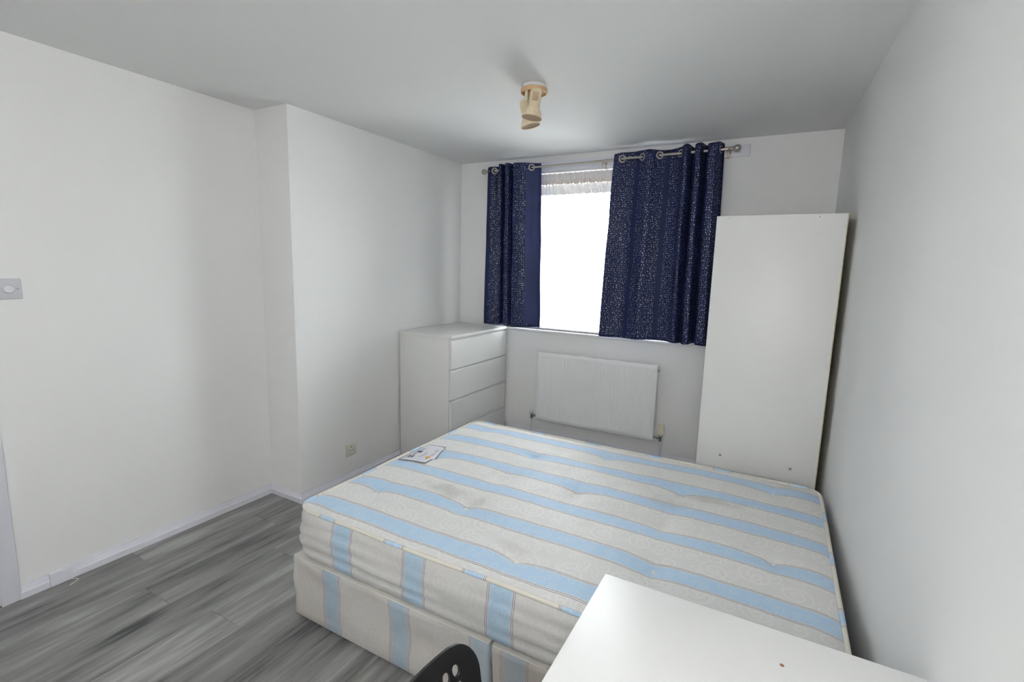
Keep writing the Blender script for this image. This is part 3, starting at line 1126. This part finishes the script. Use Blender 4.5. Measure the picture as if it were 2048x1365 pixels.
# top grille: rails and cross bars
bm = bmesh.new()
for y0, y1 in ((RYF + 0.009, RYF + 0.014), (-0.043, -0.036)):
    bm_box(bm, (RX0 + 0.006, y0, RZ1 - 0.010), (RX1 - 0.006, y1, RZ1 - 0.004))
for i in range(48):
    x = RX0 + (RX1 - RX0) * (i + 0.5) / 48
    bm_box(bm, (x - 0.005, RYF + 0.013, RZ1 - 0.009), (x + 0.005, -0.041, RZ1 - 0.005))
ps.append(from_bm('top_grille', bm, M_RAD))
ps.append(lathe('bleed_plug', [(0.010, 0), (0.010, 0.010), (0.006, 0.012)], (RX1, -0.07, RZ1 - 0.04), (1, 0, 0), M_VALVE, seg=12))
for x in (RX0 + 0.2, RX1 - 0.2):
    ps.append(box('wall_bracket', (x - 0.015, -0.037, RZ0 + 0.05), (x + 0.015, -0.0005, RZ1 - 0.08), M_RAD))
adopt(rd, *ps)


def valve(name, x, z, side, thermostatic, label):
    root = empty(name, (x, -0.07, 0))
    tag(root, label, 'valve')
    y = -0.07
    ps = [lathe('valve_body', [(0.008, -0.028), (0.012, -0.026), (0.012, -0.012), (0.009, -0.010), (0.010, 0.006), (0.013, 0.008), (0.013, 0.022), (0.010, 0.026)], (x, y, z), (0, 0, 1), M_VALVE, seg=16),
          lathe('tail_nut', [(0.007, 0), (0.007, 0.012), (0.012, 0.014), (0.012, 0.028), (0.008, 0.030), (0.008, 0.056)], (x, y, z), (-side, 0, 0), M_VALVE, seg=16),
          tube('feed_pipe', [(x, y, z - 0.024), (x, y, 0.0)], 0.0078, M_TRIM, seg=12)]
    if thermostatic:
        bm = bmesh.new()
        seg = 48
        prof = [(0.017, 0.026), (0.0215, 0.028), (0.0225, 0.052), (0.0205, 0.058), (0.0195, 0.092), (0.016, 0.097), (0.001, 0.098)]
        bm_lathe(bm, prof, (x, y, z), (0, 0, 1), seg)
        for v in bm.verts:
            h = v.co.z - z
            if 0.056 < h < 0.095:
                a = math.atan2(v.co.y - y, v.co.x - x)
                if math.sin(a * 8) > 0.45:
                    f = 0.82
                    v.co.x = x + (v.co.x - x) * f
                    v.co.y = y + (v.co.y - y) * f
        ps.append(from_bm('thermostat_head', bm, M_CREAM, smooth=True, angle=25))
    else:
        ps.append(lathe('lockshield_cap', [(0.011, 0.024), (0.011, 0.045), (0.008, 0.048)], (x, y, z), (0, 0, 1), M_WPLAST, seg=16))
    adopt(root, *ps)
    return root


valve('radiator_valve', RX1 + 0.052, 0.290, 1, True, 'cream thermostatic valve head at the right end of the radiator')
valve('radiator_valve', RX0 - 0.052, 0.285, -1, False, 'small chrome lockshield valve at the left end of the radiator')

# ------------------------------------------------------------------ curtain rod, curtains, net valance
RODY = -0.100


def rod_z(x):
    return 2.262 + (x + 2.4) * 0.011


rod = empty('curtain_rod', (-1.5, RODY, 2.26))
tag(rod, 'brushed metal curtain rod with ball finial above the window', 'curtain rod')
ps = [tube('rod', [(-2.432, RODY, rod_z(-2.432)), (-1.4, RODY, rod_z(-1.4))], 0.0075, M_CHROME, seg=14),
      tube('rod', [(-1.44, RODY, rod_z(-1.44)), (-0.60, RODY, rod_z(-0.60))], 0.0092, M_CHROME, seg=14)]
for x, sgn in ((-0.607, 1), (-2.425, -1)):
    zc = rod_z(x)
    prof = [(0.009, -0.004), (0.011, 0.0), (0.011, 0.012), (0.008, 0.014)]
    R = 0.0225
    for k in range(1, 14):
        a = math.pi * k / 14
        if R * math.sin(a) > 0.008 or k > 7:
            prof.append((R * math.sin(a), 0.014 + 0.021 - R * math.cos(a)))
    prof.append((0.001, 0.014 + 0.021 + R))
    ps.append(lathe('finial', prof, (x, RODY, zc), (sgn, 0, 0), M_CHROME, seg=24))
for x, mm in ((-0.622, M_BRASS), (-1.452, M_CHROME), (-2.405, M_CHROME)):
    zc = rod_z(x)
    br = box('bracket', (x - 0.008, -0.024, zc - 0.045), (x + 0.008, -0.0205, zc + 0.020), mm, bevel=0.001)
    arm = tube('bracket_arm', [(x, -0.022, zc - 0.010), (x, RODY + 0.008, zc - 0.012), (x, RODY - 0.004, zc - 0.012)], 0.005, mm, seg=10)
    cup = tube('bracket_cup', [(x, RODY + 0.013 * math.cos(a), zc + 0.013 * math.sin(a)) for a in [math.pi * (0.9 + 1.2 * k / 8) for k in range(9)]], 0.0035, mm, seg=8)
    drop = box('bracket_foot', (x - 0.007, RODY - 0.004, zc - 0.044), (x + 0.007, RODY + 0.002, zc - 0.012), mm, bevel=0.001)
    ps += [br, arm, cup, drop]
adopt(rod, *ps)


def catmull(pts, n):
    out = []
    P = [Vector(p) for p in pts]
    P = [2 * P[0] - P[1]] + P + [2 * P[-1] - P[-2]]
    segs = len(P) - 3
    for i in range(segs):
        for k in range(n):
            t = k / n
            a, b_, c, d = P[i], P[i + 1], P[i + 2], P[i + 3]
            out.append(0.5 * ((2 * b_) + (c - a) * t + (2 * a - 5 * b_ + 4 * c - d) * t * t + (3 * b_ - a - 3 * c + d) * t ** 3))
    out.append(P[-2])
    return out


def curtain(label, top, bot, eyelets, ztop, zbot, lining_from=None, seed=0.0):
    root = empty('curtain', ((top[0][0] + top[-1][0]) / 2, RODY, zbot(0.5)))
    tag(root, label, 'curtain', 'navy foil-dot eyelet curtains')
    n = 9
    A, B = catmull(top, n), catmull(bot, n)
    arcs = [0.0]
    for i in range(1, len(A)):
        da_, db_ = (A[i] - A[i - 1]).length, (B[i] - B[i - 1]).length
        arcs.append(arcs[-1] + max(da_, db_))
    NZ = 56
    bm = bmesh.new()
    g = []
    for i in range(len(A)):
        s = i / (len(A) - 1)
        colv = []
        for k in range(NZ + 1):
            t = k / NZ
            e = t ** 0.8
            p = A[i].lerp(B[i], e)
            w_ = min(1, t * 3)
            px = p.x + 0.006 * w_ * mnoise.noise(Vector((s * 9, t * 4, seed)))
            py = p.y + 0.008 * w_ * mnoise.noise(Vector((s * 12, t * 5, seed + 3)))
            zt = ztop(p.x, s)
            z = zt + (zbot(s) - zt) * t
            colv.append(bm.verts.new((px, py, z)))
        g.append(colv)
    for i in range(len(A) - 1):
        for k in range(NZ):
            f = bm.faces.new((g[i][k], g[i][k + 1], g[i + 1][k + 1], g[i + 1][k]))
            if lining_from is not None and i >= lining_from * n and 2 <= k < NZ - 1:
                f.material_index = 1
    uvl = bm.loops.layers.uv.new('UVMap')
    bm.verts.index_update()
    cnt = NZ + 1
    for f in bm.faces:
        for lp in f.loops:
            vi = lp.vert.index
            lp[uvl].uv = (arcs[vi // cnt] + seed, lp.vert.co.z)
    o = from_bm('cloth', bm, [M_NAVY, M_LINING], smooth=True)
    md = o.modifiers.new('thickness', 'SOLIDIFY')
    md.thickness = 0.0016
    md.offset = 0
    adopt(root, o)
    for idx in eyelets:
        i = idx * n
        c = A[i]
        tg = (A[min(i + 2, len(A) - 1)] - A[max(i - 2, 0)]).normalized()
        nr = Vector((-tg.y, tg.x, 0))
        ctr = Vector((c.x, c.y, rod_z(c.x)))
        pts = []
        for k in range(24):
            a = 2 * math.pi * k / 24
            pts.append(ctr + 0.0215 * (math.cos(a) * tg.to_3d() + math.sin(a) * Vector((0, 0, 1))))
        bm = bmesh.new()
        bm_tube(bm, pts, 0.0052, 8, closed=True)
        bmesh.ops.recalc_face_normals(bm, faces=bm.faces)
        e = from_bm('eyelet', bm, M_CHROME, smooth=True)
        adopt(root, e)
    return root


R_ = [(-1.368, -0.112), (-1.340, -0.118), (-1.312, -0.104), (-1.242, -0.078), (-1.171, -0.104), (-1.112, -0.138), (-1.052, -0.104), (-0.985, -0.078), (-0.915, -0.104),
      (-0.884, -0.148), (-0.862, -0.140), (-0.848, -0.100), (-0.838, -0.066), (-0.826, -0.100), (-0.816, -0.148), (-0.785, -0.152), (-0.772, -0.100), (-0.760, -0.066),
      (-0.748, -0.100), (-0.737, -0.148), (-0.700, -0.154), (-0.680, -0.135), (-0.668, -0.100), (-0.658, -0.080), (-0.650, -0.088)]
RB_ = []
nR = len(R_)
for i, (x, y) in enumerate(R_):
    s = i / (nR - 1)
    f = (x - R_[0][0]) / (R_[-1][0] - R_[0][0])
    xb = -1.418 + f * 0.79
    RB_.append((xb, -0.098 + (y + 0.106) * (0.80 + 0.20 * s) + 0.010 * math.sin(f * 9)))
v3 = lambda L: [(a, b_, 0) for a, b_ in L]
curtain('wide navy curtain with silver dots on the right, beside the wardrobe', v3(R_), v3(RB_), (2, 4, 6, 8, 22),
        lambda x, s: rod_z(x) + 0.040 - 0.006 * math.cos(s * 24), lambda s: 1.004 - 0.004 * math.sin(s * 15), seed=0.0)
L_ = [(-2.418, -0.108), (-2.390, -0.116), (-2.358, -0.104), (-2.335, -0.080), (-2.312, -0.082), (-2.303, -0.120), (-2.293, -0.150), (-2.272, -0.150), (-2.264, -0.100),
      (-2.254, -0.072), (-2.246, -0.100), (-2.236, -0.150), (-2.205, -0.156), (-2.194, -0.110), (-2.184, -0.088), (-2.174, -0.120), (-2.160, -0.150), (-2.110, -0.146),
      (-2.066, -0.128), (-2.025, -0.104), (-1.985, -0.084), (-1.953, -0.088)]
LB_ = []
nL = len(L_)
for i, (x, y) in enumerate(L_):
    f = (x - L_[0][0]) / (L_[-1][0] - L_[0][0])
    s = i / (nL - 1)
    xb = -2.440 + f * 0.520
    LB_.append((xb, -0.098 + (y + 0.110) * (0.75 if i > 3 else 0.4) + 0.006 * math.sin(f * 7)))
curtain('narrow bunched navy curtain with silver dots on the left, above the chest of drawers', v3(L_), v3(LB_), (2, 19),
        lambda x, s: rod_z(x) + 0.030 + 0.010 * math.sin(s * math.pi), lambda s: 1.020 - 0.004 * math.sin(s * 11), lining_from=18, seed=3.0)

# gathered net across the top of the window
nb = empty('net_valance', (-1.55, 0.02, 2.07))
tag(nb, 'short gathered white net valance across the top of the window', 'valance')


def net(name, z0, z1, yc, amp, freq, seed, material, nx=420, nz=14):
    bm = bmesh.new()
    g = []
    for i in range(nx + 1):
        x = -2.06 + (-1.22 + 2.06) * i / nx
        ph = x * freq + 1.5 * mnoise.noise(Vector((x * 6, seed, 0)))
        cv = []
        for k in range(nz + 1):
            t = k / nz
            z = z0 + (z1 - z0) * t
            a = amp * (1 - 0.45 * t)
            y = yc + a * math.sin(ph) + 0.5 * a * math.sin(ph * 2.3 + 3 * t) + 0.003 * mnoise.noise(Vector((x * 15, z * 30, seed)))
            cv.append(bm.verts.new((x, y, z + 0.003 * math.sin(ph))))
        g.append(cv)
    for i in range(nx):
        for k in range(nz):
            bm.faces.new((g[i][k], g[i + 1][k], g[i + 1][k + 1], g[i][k + 1]))
    uvl = bm.loops.layers.uv.new('UVMap')
    for f in bm.faces:
        for lp in f.loops:
            lp[uvl].uv = (lp.vert.co.x, lp.vert.co.z)
    return from_bm(name, bm, material, smooth=True)


M_NETTAPE = mat('gathering_tape', (0.80, 0.73, 0.68), 0.7, var=(60, 0.08))
adopt(nb, net('net_skirt', 2.068, 2.150, 0.018, 0.005, 95, 1.0, M_LACE),
      net('heading', 2.178, 2.228, 0.004, 0.004, 150, 2.0, M_LACE),
      net('gathering_tape', 2.146, 2.182, 0.008, 0.004, 240, 3.0, M_NETTAPE),
      tube('net_wire', [(-2.08, 0.010, 2.164), (-1.2, 0.010, 2.164)], 0.003, M_WPLAST, seg=8))
hk = box('net_end', (-2.005, -0.006, 2.190), (-1.968, 0.006, 2.218), M_WPLAST, bevel=0.003)
adopt(nb, hk)

# ------------------------------------------------------------------ ceiling spotlight
LX, LY = -1.380, -1.378
lt = empty('ceiling_spotlight', (LX, LY, H))
tag(lt, 'yellowed plastic twin-head spotlight fixed to the ceiling', 'ceiling light')
ps = [lathe('ceiling_rose', [(0.058, 0), (0.060, 0.004), (0.058, 0.013), (0.052, 0.017)], (LX, LY, H - 0.0005), (0, 0, -1), M_WPLAST, seg=40)]
ps.append(lathe('base_ring', [(0.054, 0.0165), (0.064, 0.017), (0.065, 0.032), (0.062, 0.036), (0.058, 0.036), (0.056, 0.026), (0.02, 0.024)], (LX, LY, H), (0, 0, -1), M_TAN, seg=40))
ps.append(lathe('terminal_cover', [(0.030, 0.024), (0.030, 0.040), (0.024, 0.046)], (LX, LY, H), (0, 0, -1), M_TAN, seg=24))


def spot_head(p0, p1, turn):
    p0, p1 = Vector(p0), Vector(p1)
    ax = (p1 - p0)
    L = ax.length
    ax.normalize()
    bm = bmesh.new()
    prof = [(0.010, 0.0), (0.027, 0.003), (0.031, 0.012), (0.0315, 0.42 * L), (0.030, 0.60 * L), (0.031, 0.66 * L), (0.039, 0.76 * L), (0.045, 0.86 * L), (0.0485, 0.94 * L), (0.0495, L),
            (0.0475, L), (0.043, 0.88 * L), (0.033, 0.80 * L), (0.006, 0.78 * L)]
    bm_lathe(bm, prof, p0, ax, 40)
    ref = Vector((math.cos(turn), math.sin(turn), 0))
    a = (ref - ax * ref.dot(ax)).normalized()
    b_ = ax.cross(a)
    for v in bm.verts:      # the lamp-holder half is square with rounded corners
        rel = v.co - p0
        h = rel.dot(ax)
        u, w_ = rel.dot(a), rel.dot(b_)
        r = math.hypot(u, w_)
        if r > 1e-5 and h < 0.62 * L and r > 0.015:
            k = min(1, max(0, (0.62 * L - h) / (0.12 * L)))
            c = max(abs(u), abs(w_)) / r
            f = 1 + k * (min(1.28, 1 / c) - 1) * 0.75
            v.co = p0 + ax * h + a * u * f * (1 - 0.12 * k) + b_ * w_ * f * (1 - 0.12 * k)
    hd = from_bm('spot_head', bm, M_AGED, smooth=True, angle=45)
    bl = lathe('lamp', [(0.046, L - 0.003), (0.036, L - 0.007), (0.004, L - 0.010)], p0, ax, M_BULB, seg=32, cap0=False)
    # vent grille: small recessed-looking plate with slots on the flat side
    M3 = Matrix((a, b_, ax)).transposed().to_4x4()
    M3.translation = p0
    bm = bmesh.new()
    bm_box(bm, (0.0295, -0.014, 0.18 * L), (0.0325, 0.014, 0.46 * L))
    for k in range(6):
        z = (0.20 + 0.04 * k) * L
        bm_box(bm, (0.0324, -0.012, z), (0.0336, 0.012, z + 0.010 * L))
    bmesh.ops.transform(bm, matrix=M3, verts=bm.verts)
    gr = from_bm('vent_grille', bm, mat('grille_plastic', (0.52, 0.38, 0.26), 0.5, var=(40, 0.1)))
    gr.parent = hd
    bl.parent = hd
    return hd


ps.append(spot_head((-1.350, -1.412, 2.332), (-1.364, -1.428, 2.200), math.radians(-62)))
ps.append(spot_head((-1.440, -1.352, 2.318), (-1.412, -1.340, 2.190), math.radians(-20)))
ps.append(tube('pivot_arm', [(-1.402, -1.412, 2.340), (-1.404, -1.414, 2.285)], 0.0085, M_CREAM, seg=14))
ps.append(tube('pivot_arm', [(-1.425, -1.358, 2.340), (-1.432, -1.354, 2.312)], 0.009, M_CREAM, seg=14))
ps.append(tube('pivot_arm', [(-1.352, -1.408, 2.340), (-1.351, -1.412, 2.325)], 0.009, M_CREAM, seg=14))
adopt(lt, *ps)

# ------------------------------------------------------------------ switch, socket, cable cover, cable
sw_ = empty('dimmer_switch', (XA, -2.847, 1.35))
tag(sw_, 'white dimmer light switch on the left wall by the door', 'light switch')
ps = [box('switch_plate', (XA, -2.890, 1.308), (XA + 0.009, -2.804, 1.392), M_SWITCH, bevel=0.003),
      lathe('dimmer_knob', [(0.018, 0.0085), (0.0175, 0.018), (0.015, 0.022), (0.003, 0.023)], (XA, -2.846, 1.350), (1, 0, 0), M_WPLAST, seg=28)]
for y in (-2.817, -2.877):
    ps.append(lathe('plate_screw', [(0.0035, 0.0085), (0.003, 0.0098), (0.001, 0.010)], (XA, y, 1.350), (1, 0, 0), M_CAP, seg=10))
adopt(sw_, *ps)

so = empty('power_socket', (XB, -1.306, 0.222))
tag(so, 'single white three-pin socket low on the left wall', 'socket')
ps = [box('socket_plate', (XB, -1.350, 0.177), (XB + 0.010, -1.261, 0.265), M_SOCK, bevel=0.0035)]
for y, z, a, b_ in ((-1.306, 0.240, 0.0025, 0.005), (-1.318, 0.216, 0.0045, 0.0022), (-1.294, 0.216, 0.0045, 0.0022)):
    ps.append(box('pin_slot', (XB + 0.0095, y - a, z - b_), (XB + 0.0104, y + a, z + b_), M_DARK))
for y in (-1.337, -1.275):
    ps.append(lathe('plate_screw', [(0.003, 0.0095), (0.0025, 0.0106), (0.001, 0.0108)], (XB, y, 0.222), (1, 0, 0), M_CAP, seg=10))
ps.append(box('rocker_switch', (XB + 0.0095, -1.280, 0.233), (XB + 0.0125, -1.272, 0.249), M_WPLAST, bevel=0.001))
adopt(so, *ps)

cv = box('cable_cover', (XA + 0.0005, -2.831, 0.001), (XA + 0.024, -2.752, 0.064), M_TRIM, bevel=0.003)
tag(cv, 'small white box cover fixed over the left skirting near the door', 'cable cover')
cb = tube('cable', [(XA + 0.024, -2.762, 0.005), (XA + 0.038, -2.745, 0.0025), (XA + 0.050, -2.742, 0.002), (XA + 0.060, -2.756, 0.002), (XA + 0.072, -2.782, 0.002)], 0.0017, M_WPLAST, seg=8)
tag(cb, 'short loose end of white cable lying on the floor by the skirting', 'cable')
